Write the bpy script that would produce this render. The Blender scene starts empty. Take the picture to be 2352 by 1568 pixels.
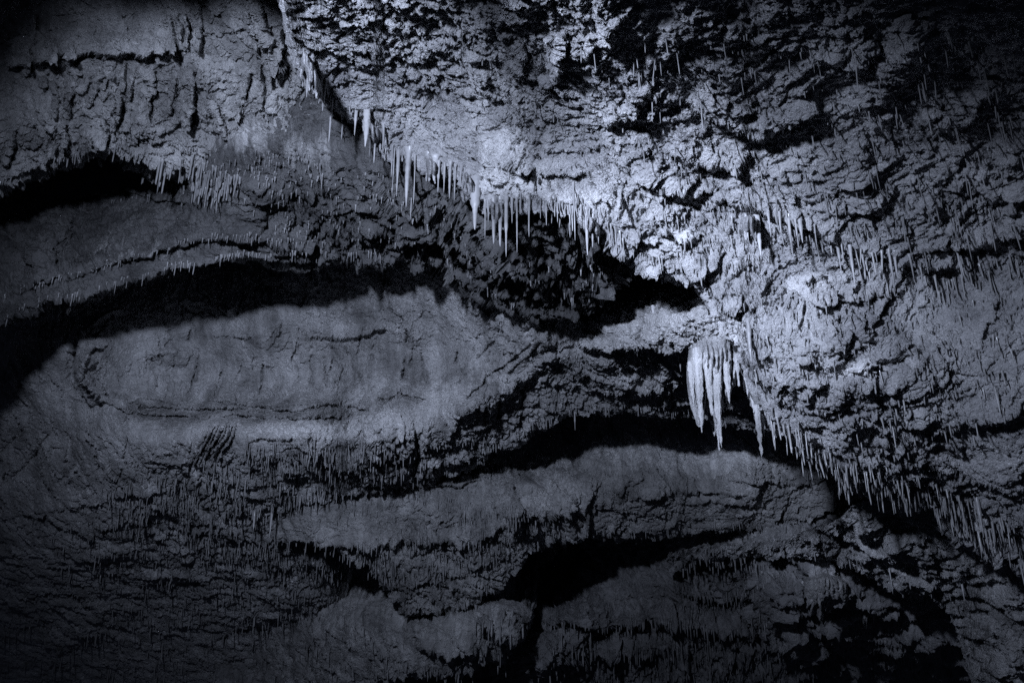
import bpy, math, random, time
import numpy as np
T0 = time.time()
sc = bpy.context.scene
PITCH = math.radians(20.0)
CAM = np.array([0.0, 0.0, 1.6])
FPX = 1960.0            # focal length measured in pixels of a 2352 x 1568 picture
CX, CY = 1176.0, 784.0
RV = np.array([1.0, 0, 0]); FV = np.array([0, math.cos(PITCH), math.sin(PITCH)]); UV = np.array([0, -math.sin(PITCH), math.cos(PITCH)])
# ------------------------------------------------------------------ camera
cd = bpy.data.cameras.new('camera'); cam = bpy.data.objects.new('camera', cd); sc.collection.objects.link(cam)
cd.sensor_width = 36.0; cd.lens = 36.0 * FPX / 2352.0; cd.clip_start = 0.05; cd.clip_end = 300
cam.location = CAM; cam.rotation_euler = (math.pi / 2 + PITCH, 0, 0); sc.camera = cam
# ------------------------------------------------------------------ world: a closed cave, all but black
w = bpy.data.worlds.new('World'); sc.world = w; w.use_nodes = True
w.node_tree.nodes['Background'].inputs[0].default_value = (0.3, 0.36, 0.6, 1)
w.node_tree.nodes['Background'].inputs[1].default_value = 0.018
# ------------------------------------------------------------------ the show-cave lamp up and left of the camera, plus two added beams
def lamp(name, pos, target, power, size_deg, blend, radius, col=(0.685, 0.775, 1.0)):
    ld = bpy.data.lights.new(name, 'SPOT'); ld.energy = power; ld.color = col
    ld.spot_size = math.radians(size_deg); ld.spot_blend = blend; ld.shadow_soft_size = radius
    o = bpy.data.objects.new(name, ld); sc.collection.objects.link(o)
    from mathutils import Vector
    p = CAM + pos[0] * RV + pos[1] * UV + pos[2] * FV; o.location = p
    t = CAM + target[2] * (FV + (target[0] - CX) / FPX * RV + (CY - target[1]) / FPX * UV)
    o.rotation_euler = Vector(t - p).to_track_quat('-Z', 'Y').to_euler(); return o
LPOS = (-1.45, 1.74, 1.5)
lamp('cave_floodlight', LPOS, (820, 860, 10.0), 2750, 64, 1.0, 0.12)
lamp('added_right_beam', LPOS, (1960, 990, 6.0), 1700, 47, 1.0, 0.12)  # extra beam from the same position, added to brighten the right side
lamp('added_narrow_beam', LPOS, (1590, 640, 6.0), 2900, 28, 1.0, 0.12)  # extra beam, added to lift the peak right of centre
sc.view_settings.view_transform = 'Standard'; sc.view_settings.look = 'None'
sc.view_settings.exposure = 0.0; sc.view_settings.gamma = 1.0
sc.cycles.use_denoising = False
sc.cycles.sample_clamp_indirect = 0.4; sc.cycles.sample_clamp_direct = 6.0; sc.cycles.max_bounces = 3; sc.cycles.diffuse_bounces = 2

STEP = 2.2
# ================================================================== numeric helpers
def P3(x, y, d):
    x = np.asarray(x, float); y = np.asarray(y, float); d = np.asarray(d, float)
    a = ((x - CX) / FPX)[..., None]; b = ((CY - y) / FPX)[..., None]
    return CAM + d[..., None] * (FV + a * RV + b * UV)
def hash3(i, j, k, seed):
    h = (i.astype(np.uint32) * np.uint32(374761393)) ^ (j.astype(np.uint32) * np.uint32(668265263)) ^ (k.astype(np.uint32) * np.uint32(2147483647 - 58)) ^ np.uint32((seed * 1013904223) & 0xffffffff)
    h = (h ^ (h >> np.uint32(13))) * np.uint32(1274126177); h ^= h >> np.uint32(16)
    h = h * np.uint32(2246822519); h ^= h >> np.uint32(15)
    return h
G = np.array([[1,1,0],[-1,1,0],[1,-1,0],[-1,-1,0],[1,0,1],[-1,0,1],[1,0,-1],[-1,0,-1],[0,1,1],[0,-1,1],[0,1,-1],[0,-1,-1],[1,1,0],[0,-1,1],[-1,1,0],[0,-1,-1]], np.float32)
def perlin(p, seed=0):
    p = p.astype(np.float32); i0 = np.floor(p).astype(np.int32); f = p - i0
    u = f * f * f * (f * (f * 6 - 15) + 10)
    def g(dx, dy, dz):
        h = hash3(i0[..., 0] + dx, i0[..., 1] + dy, i0[..., 2] + dz, seed) & np.uint32(15)
        gr = G[h]; return gr[..., 0] * (f[..., 0] - dx) + gr[..., 1] * (f[..., 1] - dy) + gr[..., 2] * (f[..., 2] - dz)
    def lp(a, b, t): return a + (b - a) * t
    x00 = lp(g(0,0,0), g(1,0,0), u[...,0]); x10 = lp(g(0,1,0), g(1,1,0), u[...,0])
    x01 = lp(g(0,0,1), g(1,0,1), u[...,0]); x11 = lp(g(0,1,1), g(1,1,1), u[...,0])
    return lp(lp(x00, x10, u[...,1]), lp(x01, x11, u[...,1]), u[...,2])
def fbm(p, octv, seed=0, gain=0.5):
    s = 0; a = 1.0
    for o in range(octv): s = s + a * perlin(p * (2.03 ** o) + 17.3 * o, seed + o); a *= gain
    return s
def ridged(p, octv, seed=0, gain=0.5):
    s = 0; a = 1.0
    for o in range(octv): s = s + a * (1 - 2.4 * np.abs(perlin(p * (2.07 ** o) + 9.1 * o, seed + o))); a *= gain
    return s
def worley(p, seed=0):
    """height of a facetted, broken surface: each nearest cell is a tilted plane"""
    p = p.astype(np.float32); i0 = np.floor(p).astype(np.int32)
    best = np.full(p.shape[:-1], 9.0, np.float32); sec = best.copy(); val = np.zeros_like(best)
    for dx in (-1, 0, 1):
        for dy in (-1, 0, 1):
            for dz in (-1, 0, 1):
                c = i0 + np.array([dx, dy, dz], np.int32)
                h = hash3(c[..., 0], c[..., 1], c[..., 2], seed)
                r = np.stack([(h & 1023), (h >> 10) & 1023, (h >> 20) & 1023], -1).astype(np.float32) / 1023.0
                q = p - (c + r); d = (q * q).sum(-1)
                h2 = (h * np.uint32(2654435761)) >> np.uint32(8)
                t = (((h2 & 255).astype(np.float32) / 255 - .5) * q[..., 0] + (((h2 >> 8) & 255).astype(np.float32) / 255 - .5) * q[..., 2]) * 1.8 + (((h2 >> 16) & 255).astype(np.float32) / 255 - .5)
                m = d < best; sec = np.where(m, best, np.minimum(sec, d)); val = np.where(m, t, val); best = np.where(m, d, best)
    return val, np.sqrt(sec) - np.sqrt(best)
def tps(pts, x, y):
    pts = np.array(pts, float); n = len(pts); S = 1000.0
    X = pts[:, :2] / S
    def U(r2): return r2 * np.log(r2 + 1e-9)
    K = U(((X[:, None] - X[None]) ** 2).sum(-1)) + np.eye(n) * 1e-4
    Pm = np.hstack([np.ones((n, 1)), X]); A = np.zeros((n + 3, n + 3)); A[:n, :n] = K; A[:n, n:] = Pm; A[n:, :n] = Pm.T
    c = np.linalg.solve(A, np.concatenate([pts[:, 2], np.zeros(3)]))
    r = c[n] + c[n + 1] * x / S + c[n + 2] * y / S
    for k in range(n): r = r + c[k] * U((x / S - X[k, 0]) ** 2 + (y / S - X[k, 1]) ** 2)
    return r
def shepard(pts, x, y, sig):
    pts = np.array(pts, float); W = 1e-12; V = 0
    for p in pts:
        wt = 1.0 / (((x - p[0]) ** 2 + (y - p[1]) ** 2) / sig ** 2 + .15) ** 2
        W = W + wt; V = V + wt[..., None] * p[2:]
    return V / (W[..., None] if not np.isscalar(W) else W)
def seg_field(line, x, y):
    """distance to a polyline, signed side (+ = below it in the picture when drawn left to right), place along it 0..1"""
    line = np.array(line, float); best = np.full(x.shape, 1e9); side = np.zeros(x.shape); al = np.zeros(x.shape)
    L = np.hypot(*(line[1:] - line[:-1]).T); tot = L.sum(); acc = 0
    for k in range(len(line) - 1):
        a, b = line[k], line[k + 1]; d = b - a; t = np.clip(((x - a[0]) * d[0] + (y - a[1]) * d[1]) / (d @ d), 0, 1)
        qx = x - (a[0] + t * d[0]); qy = y - (a[1] + t * d[1]); dist = np.hypot(qx, qy)
        m = dist < best; best = np.where(m, dist, best)
        side = np.where(m, np.sign(d[0] * (y - a[1]) - d[1] * (x - a[0])), side); al = np.where(m, (acc + t * L[k]) / tot, al); acc += L[k]
    return best, side, al
def sstep(a, b, t):
    t = np.clip((t - a) / (b - a), 0, 1); return t * t * (3 - 2 * t)

# ================================================================== materials
def rock(name, c0, c1, rough=0.62, disp=0.012, fine=1.0, streak=0.0):
    m = bpy.data.materials.new(name); m.use_nodes = True; nt = m.node_tree; N = nt.nodes; Lk = nt.links
    b = N['Principled BSDF']; b.inputs['Roughness'].default_value = rough
    geo = N.new('ShaderNodeNewGeometry')
    def noise(scale, detail, rgh=0.6, vec=None):
        n = N.new('ShaderNodeTexNoise'); n.inputs['Scale'].default_value = scale; n.inputs['Detail'].default_value = detail; n.inputs['Roughness'].default_value = rgh
        Lk.new(vec or geo.outputs['Position'], n.inputs['Vector']); return n
    mp = N.new('ShaderNodeMapping'); mp.inputs['Scale'].default_value = (1, .12, 0.16); Lk.new(geo.outputs['Position'], mp.inputs['Vector'])
    n1 = noise(2.1, 6); n2 = noise(7.0, 5, .6, mp.outputs[0])
    mx = N.new('ShaderNodeMath'); mx.operation = 'MULTIPLY_ADD'; Lk.new(n2.outputs[0], mx.inputs[0]); mx.inputs[1].default_value = streak; Lk.new(n1.outputs[0], mx.inputs[2])
    cr = N.new('ShaderNodeValToRGB'); e = cr.color_ramp.elements; e[0].position = 0.34 + streak * .35; e[1].position = 0.66 + streak * .62; e[0].color = (*c0, 1); e[1].color = (*c1, 1)
    Lk.new(mx.outputs[0], cr.inputs[0])
    at = N.new('ShaderNodeAttribute'); at.attribute_name = 'calcite_light'; nb = noise(9.0, 6, .7, mp.outputs[0])  # pale tint: deposits plus light put into the base colour
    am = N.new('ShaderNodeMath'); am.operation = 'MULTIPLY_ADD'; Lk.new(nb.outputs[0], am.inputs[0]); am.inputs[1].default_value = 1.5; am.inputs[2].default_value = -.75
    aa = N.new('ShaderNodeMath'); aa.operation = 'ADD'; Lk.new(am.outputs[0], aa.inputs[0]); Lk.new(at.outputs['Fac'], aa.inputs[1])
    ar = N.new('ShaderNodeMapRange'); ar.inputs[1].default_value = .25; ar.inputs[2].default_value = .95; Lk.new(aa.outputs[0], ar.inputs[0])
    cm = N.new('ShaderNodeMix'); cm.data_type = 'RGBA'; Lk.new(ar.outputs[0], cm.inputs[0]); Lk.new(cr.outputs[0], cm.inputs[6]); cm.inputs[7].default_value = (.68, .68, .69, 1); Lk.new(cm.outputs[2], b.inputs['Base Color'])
    n3 = noise(26, 3); rr = N.new('ShaderNodeMapRange'); rr.inputs[1].default_value = .4; rr.inputs[2].default_value = .68; rr.inputs[3].default_value = rough + .12; rr.inputs[4].default_value = rough - .28
    Lk.new(n3.outputs[0], rr.inputs[0]); Lk.new(rr.outputs[0], b.inputs['Roughness'])
    f1 = noise(16, 6, .68); f2 = noise(70, 4, .7); v = N.new('ShaderNodeTexVoronoi'); v.inputs['Scale'].default_value = 11; Lk.new(geo.outputs['Position'], v.inputs['Vector'])
    def mul(s, k):
        q = N.new('ShaderNodeMath'); q.operation = 'MULTIPLY'; Lk.new(s, q.inputs[0]); q.inputs[1].default_value = k; return q.outputs[0]
    def add(a, c):
        q = N.new('ShaderNodeMath'); q.operation = 'ADD'; Lk.new(a, q.inputs[0]); Lk.new(c, q.inputs[1]); return q.outputs[0]
    tot = add(add(mul(f1.outputs[0], 2.2 * fine), mul(f2.outputs[0], 0.55 * fine)), mul(v.outputs['Distance'], 0.5 * fine))
    dn = N.new('ShaderNodeDisplacement'); dn.inputs['Scale'].default_value = disp; dn.inputs['Midlevel'].default_value = 1.6; Lk.new(tot, dn.inputs['Height'])
    Lk.new(dn.outputs[0], N['Material Output'].inputs['Displacement']); m.displacement_method = 'BOTH'
    return m
M_rough = rock('rough_limestone', (.20, .20, .21), (.42, .42, .43), .62, .030, 1.0)
M_wall = rock('wall_limestone', (.13, .13, .133), (.52, .52, .53), .56, .044, 1.0, .6)
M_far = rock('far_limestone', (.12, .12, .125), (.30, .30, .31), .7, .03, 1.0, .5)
M_ledge = rock('dark_limestone', (.035, .035, .037), (.125, .125, .128), .62, .024, 1.0)  # darker base colour for the long ledge
M_pale = rock('pale_limestone', (.12, .12, .123), (.44, .44, .445), .58, .040, 1.0, .6)
M_left = rock('grey_limestone', (.12, .12, .123), (.46, .46, .465), .56, .034, 1.0, .6)
M_flow = rock('flowstone', (.15, .15, .154), (.44, .44, .45), .38, .018, 1.0, .5)
M_stal = rock('stalactite_calcite', (.08, .08, .083), (.34, .34, .35), .45, .014, 1.0, .3)
M_dkcalc = rock('calcite_dark', (.07, .07, .073), (.22, .22, .225), .5, .003, 1.0)  # darker tone for the tiny straws and some clusters
M_straw = rock('calcite_light', (.11, .11, .113), (.32, .32, .325), .42, .003, 1.0)

def link_mesh(name, V, F, mat, parent=None, smooth=True):
    me = bpy.data.meshes.new(name); V = np.asarray(V, np.float32); F = np.asarray(F, np.int32); k = F.shape[1]
    me.vertices.add(len(V)); me.vertices.foreach_set('co', V.ravel())
    me.loops.add(F.size); me.loops.foreach_set('vertex_index', F.ravel())
    me.polygons.add(len(F)); me.polygons.foreach_set('loop_start', np.arange(0, F.size, k, dtype=np.int32)); me.polygons.foreach_set('loop_total', np.full(len(F), k, np.int32))
    if smooth: me.polygons.foreach_set('use_smooth', np.ones(len(F), bool))
    me.update(calc_edges=True); me.materials.append(mat)
    o = bpy.data.objects.new(name, me); sc.collection.objects.link(o)
    if parent: o.parent = parent
    return o
def tag(o, label=None, cat=None, group=None, kind=None):
    if label: o['label'] = label
    if cat: o['category'] = cat
    if group: o['group'] = group
    if kind: o['kind'] = kind
    return o

# ================================================================== rock sheets
# Each sheet: rows run from behind the sheet in front down to its own lip, then curl up and back (real thickness).
ZB_S = 2.0; ZW, ZH = int(2352 / ZB_S), int(1568 / ZB_S)
zbuf = np.full((ZH + 1, ZW + 1), 1e9); zid = np.full((ZH + 1, ZW + 1), -1)
LAYERS = []
def sheet(name, x0, x1, top, lip, depth, par, strokes, mat, label, curl=0.9, curlpx=70, rag=7, seed=0, sig=150, SK=1.0, NK=1.0, DG=0, CR=0):
    xs = np.arange(x0, x1 + STEP, STEP)
    lipx = np.array(lip, float); ly = np.interp(xs, lipx[:, 0], lipx[:, 1])
    r1 = perlin(np.stack([xs / 46, xs * 0 + seed, xs * 0], -1), 5) * 1.5 + perlin(np.stack([xs / 17, xs * 0 + seed, xs * 0], -1), 6) * .9 + np.abs(perlin(np.stack([xs / 8, xs * 0 + seed, xs * 0], -1), 8)) * .8
    ly = ly + rag * r1
    ty = np.interp(xs, [p[0] for p in top], [p[1] for p in top]); ty = np.minimum(ty, ly - 12)
    H = (ly - ty).max(); n = int(H / STEP) + 2
    t = np.linspace(0, 1, n)[:, None]; X = np.repeat(xs[None], n, 0); Y = ty[None] + t * (ly - ty)[None]
    D = tps(depth, X, Y)
    for s in strokes:
        kind, line, wd, amp = s[:4]; la = np.array(line); e = wd * 3.2
        m = (X > la[:, 0].min() - e) & (X < la[:, 0].max() + e) & (Y > la[:, 1].min() - e) & (Y < la[:, 1].max() + e)
        if not m.any(): continue
        xx, yy = X[m], Y[m]; wv = .35 if kind == 'fin' else 1.0
        wob = perlin(np.stack([xx / 38, yy / 38, xx * 0 + seed + wd], -1), 3) * min(14, wd * .5) + perlin(np.stack([xx / 13, yy / 13, xx * 0 + seed], -1), 4) * min(6, wd * .25)
        ds, sd, al = seg_field(line, xx + wob * wv, yy + wob * .7 * wv)
        end = sstep(0, .14, al) * sstep(1, .86, al) if len(s) < 5 else 1.0
        if kind == 'ridge': f = np.exp(-(ds / (wd * (.35 + 1.0 * al) if wd < 5.5 else wd)) ** 2) * end
        elif kind == 'fin': f = (np.exp(-(ds / wd) ** 2) * 1.1 - .9 * np.exp(-((ds * sd + 1.7 * wd) / (wd * .8)) ** 2)) * end
        elif kind == 'step':      # rock stands out above the line and breaks off sharply beneath it
            f = np.where(sd > 0, sstep(wd * .12, 0, ds), np.exp(-(ds / wd) ** 2)) * end
        elif kind == 'drop':      # rock beneath the line stands back
            f = -np.where(sd > 0, np.exp(-(ds / wd) ** 2), sstep(wd * .12, 0, ds)) * end
        D[m] -= amp * f * SK
    # curl
    nc = 26; kk = np.linspace(0, 1, nc + 1)[1:, None]
    cY = ly[None] - curlpx * kk ** 1.6 + 3 * np.sin(kk * 3.1) * 2; cX = np.repeat(xs[None], nc, 0)
    cD = D[-1][None] + curl * np.sin(kk * math.pi / 2) ** .8
    X = np.vstack([X, cX]); Y = np.vstack([Y, cY]); D = np.vstack([D, cD])
    P = P3(X, Y, D)
    R = P.shape[0]
    # smoothed base normal, turned towards the viewer
    def nrm(P):
        du = np.gradient(P, axis=1); dv = np.gradient(P, axis=0); nn = np.cross(du, dv); nn /= np.linalg.norm(nn, axis=-1, keepdims=True) + 1e-9
        return nn
    nn = nrm(P)
    sgn = np.sign(((CAM - P[:n]) * nn[:n]).sum(-1).mean()); nn = nn * sgn
    view = (CAM - P); view /= np.linalg.norm(view, axis=-1, keepdims=True)
    k = 9; kern = np.ones(k) / k
    for ax in (0, 1):
        pad = [(0, 0)] * 3; pad[ax] = (k // 2, k // 2); q = np.pad(nn, pad, mode='edge'); cs = np.cumsum(q, axis=ax)
        cs = np.concatenate([np.zeros_like(np.take(cs, [0], ax)), cs], ax)
        nn = (np.take(cs, range(k, cs.shape[ax]), ax) - np.take(cs, range(0, cs.shape[ax] - k), ax)) / k
    nn = nn + .35 * view; nn /= np.linalg.norm(nn, axis=-1, keepdims=True) + 1e-9
    W = NK * shepard(par, X, Y, sig)            # lumps, chips, ribs, strata (metres)
    Q = P + seed * 3.7
    dsp = 0
    warp = np.stack([perlin(Q * 1.7, 31 + seed), perlin(Q * 1.7, 32 + seed), perlin(Q * 1.7, 33 + seed)], -1)
    Qw = Q + warp * .35
    mr = np.clip((W[..., 0] / NK - .016) / .02, 0, 1)
    dsp = dsp + W[..., 0] * (mr * ridged(Qw * 2.2, 6, 40 + seed, .58) * .55 + (1 - mr) * fbm(Q * 2.6, 5, 45 + seed, .5) * .9 + fbm(Q * 1.1, 2, 50 + seed) * (.55 if DG > .02 else 1.0))
    if DG:
        qd = np.stack([(Qw[..., 0] + Qw[..., 2]) * .9, (Qw[..., 0] - Qw[..., 2]) * 4.6, Qw[..., 1] * 3.2], -1)
        dsp = dsp + DG * (ridged(qd, 5, 90 + seed, .6) * .6) * np.clip(W[..., 0] / .03, .4, 1.4) + DG * .42 * ridged(Qw * np.array([9., 9., 12.]) + 3.3, 4, 92 + seed, .62)
    if CR:
        cn = perlin(Q * np.array([2.6, .35, .75]) + warp * np.array([.9, .2, .5]), 95 + seed); cmk = sstep(.0, .3, perlin(Q * 1.3, 96 + seed)); c2 = perlin(Q * np.array([6., .6, 1.6]) + warp * np.array([1.2, .2, .8]), 97 + seed)
        dsp = dsp - CR * np.exp(-(cn / .028) ** 2) * cmk - CR * .6 * np.exp(-(c2 / .045) ** 2) * sstep(.0, .25, perlin(Q * 1.7, 98 + seed)) + CR * .8 * np.exp(-((cn - .07) / .05) ** 2) * cmk
    if W[..., 1].max() > 0.004:
        v1, e1 = worley(Qw * np.array([4.2, 4.2, 6.0]), 60 + seed); v2, e2 = worley(Qw * np.array([11., 11., 13.]) + warp * .6, 61 + seed)
        v3, e3 = worley(Qw * np.array([25., 25., 27.]) + warp * .8, 62 + seed)
        dsp = dsp + W[..., 1] * (v1 * 1.3 + np.minimum(e1 * 3, 1) * .4 + v2 * .75 + v3 * .42)
    rq = Q * np.array([5.0, .5, .6]) + warp * np.array([.8, .8, .15])
    dsp = dsp + (W[..., 2] + .002) * (fbm(rq, 4, 70 + seed, .6) * 1.8)
    sq = Q * np.array([1.3, .8, 8.0]) + warp * 1.2
    dsp = dsp + W[..., 3] * (fbm(sq, 4, 80 + seed, .6) * 1.1)
    fade = np.ones(R)[:, None]; 
    P = P + nn * (dsp * fade)[..., None]
    C = X.shape[1]; idx = np.arange(R * C).reshape(R, C)
    F = np.stack([idx[:-1, :-1], idx[1:, :-1], idx[1:, 1:], idx[:-1, 1:]], -1).reshape(-1, 4)
    if sgn < 0: F = F[:, ::-1]
    o = link_mesh(name, P.reshape(-1, 3), F, mat)
    tag(o, label, None, None, 'structure')
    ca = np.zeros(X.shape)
    for (bx, by, rx, ry, am) in CALC_LIGHT.get(name, []): ca = np.maximum(ca, am * np.exp(-((X - bx) / rx) ** 2 - ((Y - by) / ry) ** 2))
    at = o.data.attributes.new('calcite_light', 'FLOAT', 'POINT'); at.data.foreach_set('value', ca.astype(np.float32).ravel())  # weight of the pale tint, painted-in light included
    # remember what the camera sees of it
    rel = P - CAM; dd = rel @ FV; px = CX + FPX * (rel @ RV) / dd; py = CY - FPX * (rel @ UV) / dd
    ii = np.round(py / ZB_S).astype(int); jj = np.round(px / ZB_S).astype(int); ok = (ii >= 0) & (ii <= ZH) & (jj >= 0) & (jj <= ZW) & (dd > .1)
    lid = len(LAYERS); z = np.full_like(zbuf, 1e9)
    np.minimum.at(z, (ii[ok], jj[ok]), dd[ok])
    for _ in range(2):
        hole = z > 1e8; nb = np.minimum.reduce([np.roll(z, 1, 0), np.roll(z, -1, 0), np.roll(z, 1, 1), np.roll(z, -1, 1)]); z[hole] = nb[hole]
    m = z < zbuf; zbuf[m] = z[m]; zid[m] = lid
    LAYERS.append(dict(name=name, z=z, ly=(xs, ly)))
    print('sheet', name, R, C, round(time.time() - T0, 1)); return o
def hit(x, y):
    j = int(min(max(x / ZB_S, 0), ZW)); i = int(min(max(y / ZB_S, 0), ZH)); d = zbuf[i, j]
    return None if d > 1e8 else d

# pale deposits, and light painted into the colour where rock looks lit: picture-space centre, radii, strength
CALC_LIGHT = {'wall': [(700, 990, 260, 26, .95), (560, 985, 190, 18, .7), (900, 975, 110, 40, .8), (990, 920, 60, 60, .6), (712, 1045, 16, 50, .9), (855, 1010, 22, 60, .9), (640, 870, 260, 60, .35), (1440, 750, 120, 45, .45), (1590, 750, 70, 70, .5), (1180, 860, 90, 50, .5), (1350, 790, 60, 30, .6)],
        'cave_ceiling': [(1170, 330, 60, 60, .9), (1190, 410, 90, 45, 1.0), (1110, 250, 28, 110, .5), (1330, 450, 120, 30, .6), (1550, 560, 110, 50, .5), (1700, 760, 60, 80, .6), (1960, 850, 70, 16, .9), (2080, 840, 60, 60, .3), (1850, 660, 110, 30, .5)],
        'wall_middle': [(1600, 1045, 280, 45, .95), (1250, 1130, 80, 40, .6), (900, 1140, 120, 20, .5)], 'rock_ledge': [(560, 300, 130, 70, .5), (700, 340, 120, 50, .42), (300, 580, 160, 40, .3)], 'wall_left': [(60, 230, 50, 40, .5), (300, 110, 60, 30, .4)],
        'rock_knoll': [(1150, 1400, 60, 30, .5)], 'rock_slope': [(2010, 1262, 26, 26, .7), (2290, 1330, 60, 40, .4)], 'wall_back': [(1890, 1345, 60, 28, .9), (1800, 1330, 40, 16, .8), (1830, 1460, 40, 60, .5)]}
exec_sheets = True
# parameters per control point: x, y, lumps, chips, ribs, strata
A_lip = [(-300, -330), (560, -200), (640, -60), (668, 60), (690, 150), (745, 225), (800, 250), (860, 290), (885, 345), (960, 375), (1010, 385), (1060, 410), (1095, 450), (1120, 478), (1190, 470), (1260, 468), (1330, 470), (1370, 520), (1430, 560), (1480, 592), (1540, 612), (1600, 640), (1640, 690), (1660, 730), (1700, 770), (1722, 870), (1745, 940), (1790, 985), (1850, 1020), (1900, 1060), (1960, 1110), (2040, 1130), (2120, 1150), (2190, 1200), (2260, 1250), (2352, 1300), (2640, 1400)]
A_depth = [(-200, -500, 3.6), (600, -450, 3.3), (1200, -450, 3.05), (1900, -450, 3.0), (2640, -450, 2.9),
           (640, 0, 5.0), (900, 0, 4.85), (1200, 0, 4.2), (1600, 0, 4.05), (2000, 0, 4.0), (2352, 0, 3.85), (2640, 0, 3.8),
           (760, 200, 6.25), (900, 300, 6.7), (1000, 200, 6.1), (1040, 330, 6.4), (1150, 310, 5.9), (1100, 430, 6.12), (1180, 445, 5.98), (1250, 430, 5.9), (1250, 340, 5.75), (1400, 200, 4.85), (1600, 190, 4.8), (2000, 180, 4.7), (2352, 180, 4.5),
           (1400, 440, 5.75), (1350, 330, 5.55), (1600, 330, 5.45), (1600, 430, 5.8), (1900, 330, 5.35), (1850, 450, 5.75), (2100, 340, 5.3), (2100, 480, 5.75), (2352, 340, 5.15), (2352, 470, 5.6), (1500, 540, 5.9), (1650, 600, 6.0), (1900, 600, 6.0), (2150, 600, 6.1), (2352, 620, 6.0),
           (1660, 700, 6.1), (1720, 820, 6.2), (1800, 740, 5.9), (2050, 740, 6.0), (2352, 780, 5.8), (1750, 920, 6.5), (1850, 880, 6.0), (2100, 900, 6.0), (2352, 930, 5.85), (1900, 1050, 6.7), (2100, 1080, 6.9), (2352, 1100, 6.4), (2150, 1150, 7.3), (2352, 1270, 7.4), (2640, 1350, 7.0), (2640, 700, 5.8)]
A_par = [(700, 50, 0.03, 0.042, 0.02, 0.0), (850, 150, 0.03, 0.042, 0.01, 0.0), (950, 300, 0.035, 0.051, 0.0, 0.0), (1050, 200, 0.039, 0.051, 0.0, 0.0), (1250, 100, 0.032, 0.029, 0.02, 0), (1500, 100, 0.026, 0.02, 0.02, 0), (1800, 60, 0.03, 0.024, 0.02, 0), (2200, 100, 0.026, 0.02, 0.02, 0), (1130, 330, 0.039, 0.062, 0, 0), (1350, 250, 0.019, 0.024, 0, 0), (1600, 300, 0.03, 0.029, 0, 0), (1900, 280, 0.019, 0.02, 0, 0), (2200, 300, 0.026, 0.02, 0.01, 0), (1250, 420, 0.036, 0.072, 0, 0), (1500, 420, 0.045, 0.083, 0, 0), (1750, 430, 0.036, 0.037, 0, 0), (1950, 430, 0.045, 0.048, 0.0, 0), (2250, 450, 0.063, 0.072, 0, 0), (1500, 530, 0.045, 0.118, 0, 0), (1700, 560, 0.036, 0.048, 0, 0), (1950, 560, 0.063, 0.072, 0, 0.02), (2200, 560, 0.054, 0.072, 0, 0), (1750, 680, 0.045, 0.095, 0, 0), (1950, 700, 0.045, 0.072, 0, 0.02), (2200, 700, 0.018, 0.031, 0, 0.02), (1850, 820, 0.063, 0.083, 0, 0.03), (2100, 850, 0.054, 0.06, 0, 0.04), (2300, 900, 0.027, 0.031, 0, 0.03), (1900, 960, 0.036, 0.048, 0, 0.04), (2150, 1050, 0.054, 0.083, 0, 0.02), (2300, 1080, 0.027, 0.031, 0, 0.02), (2300, 1220, 0.054, 0.095, 0, 0), (1750, 930, 0.027, 0.048, 0.02, 0)]
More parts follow.
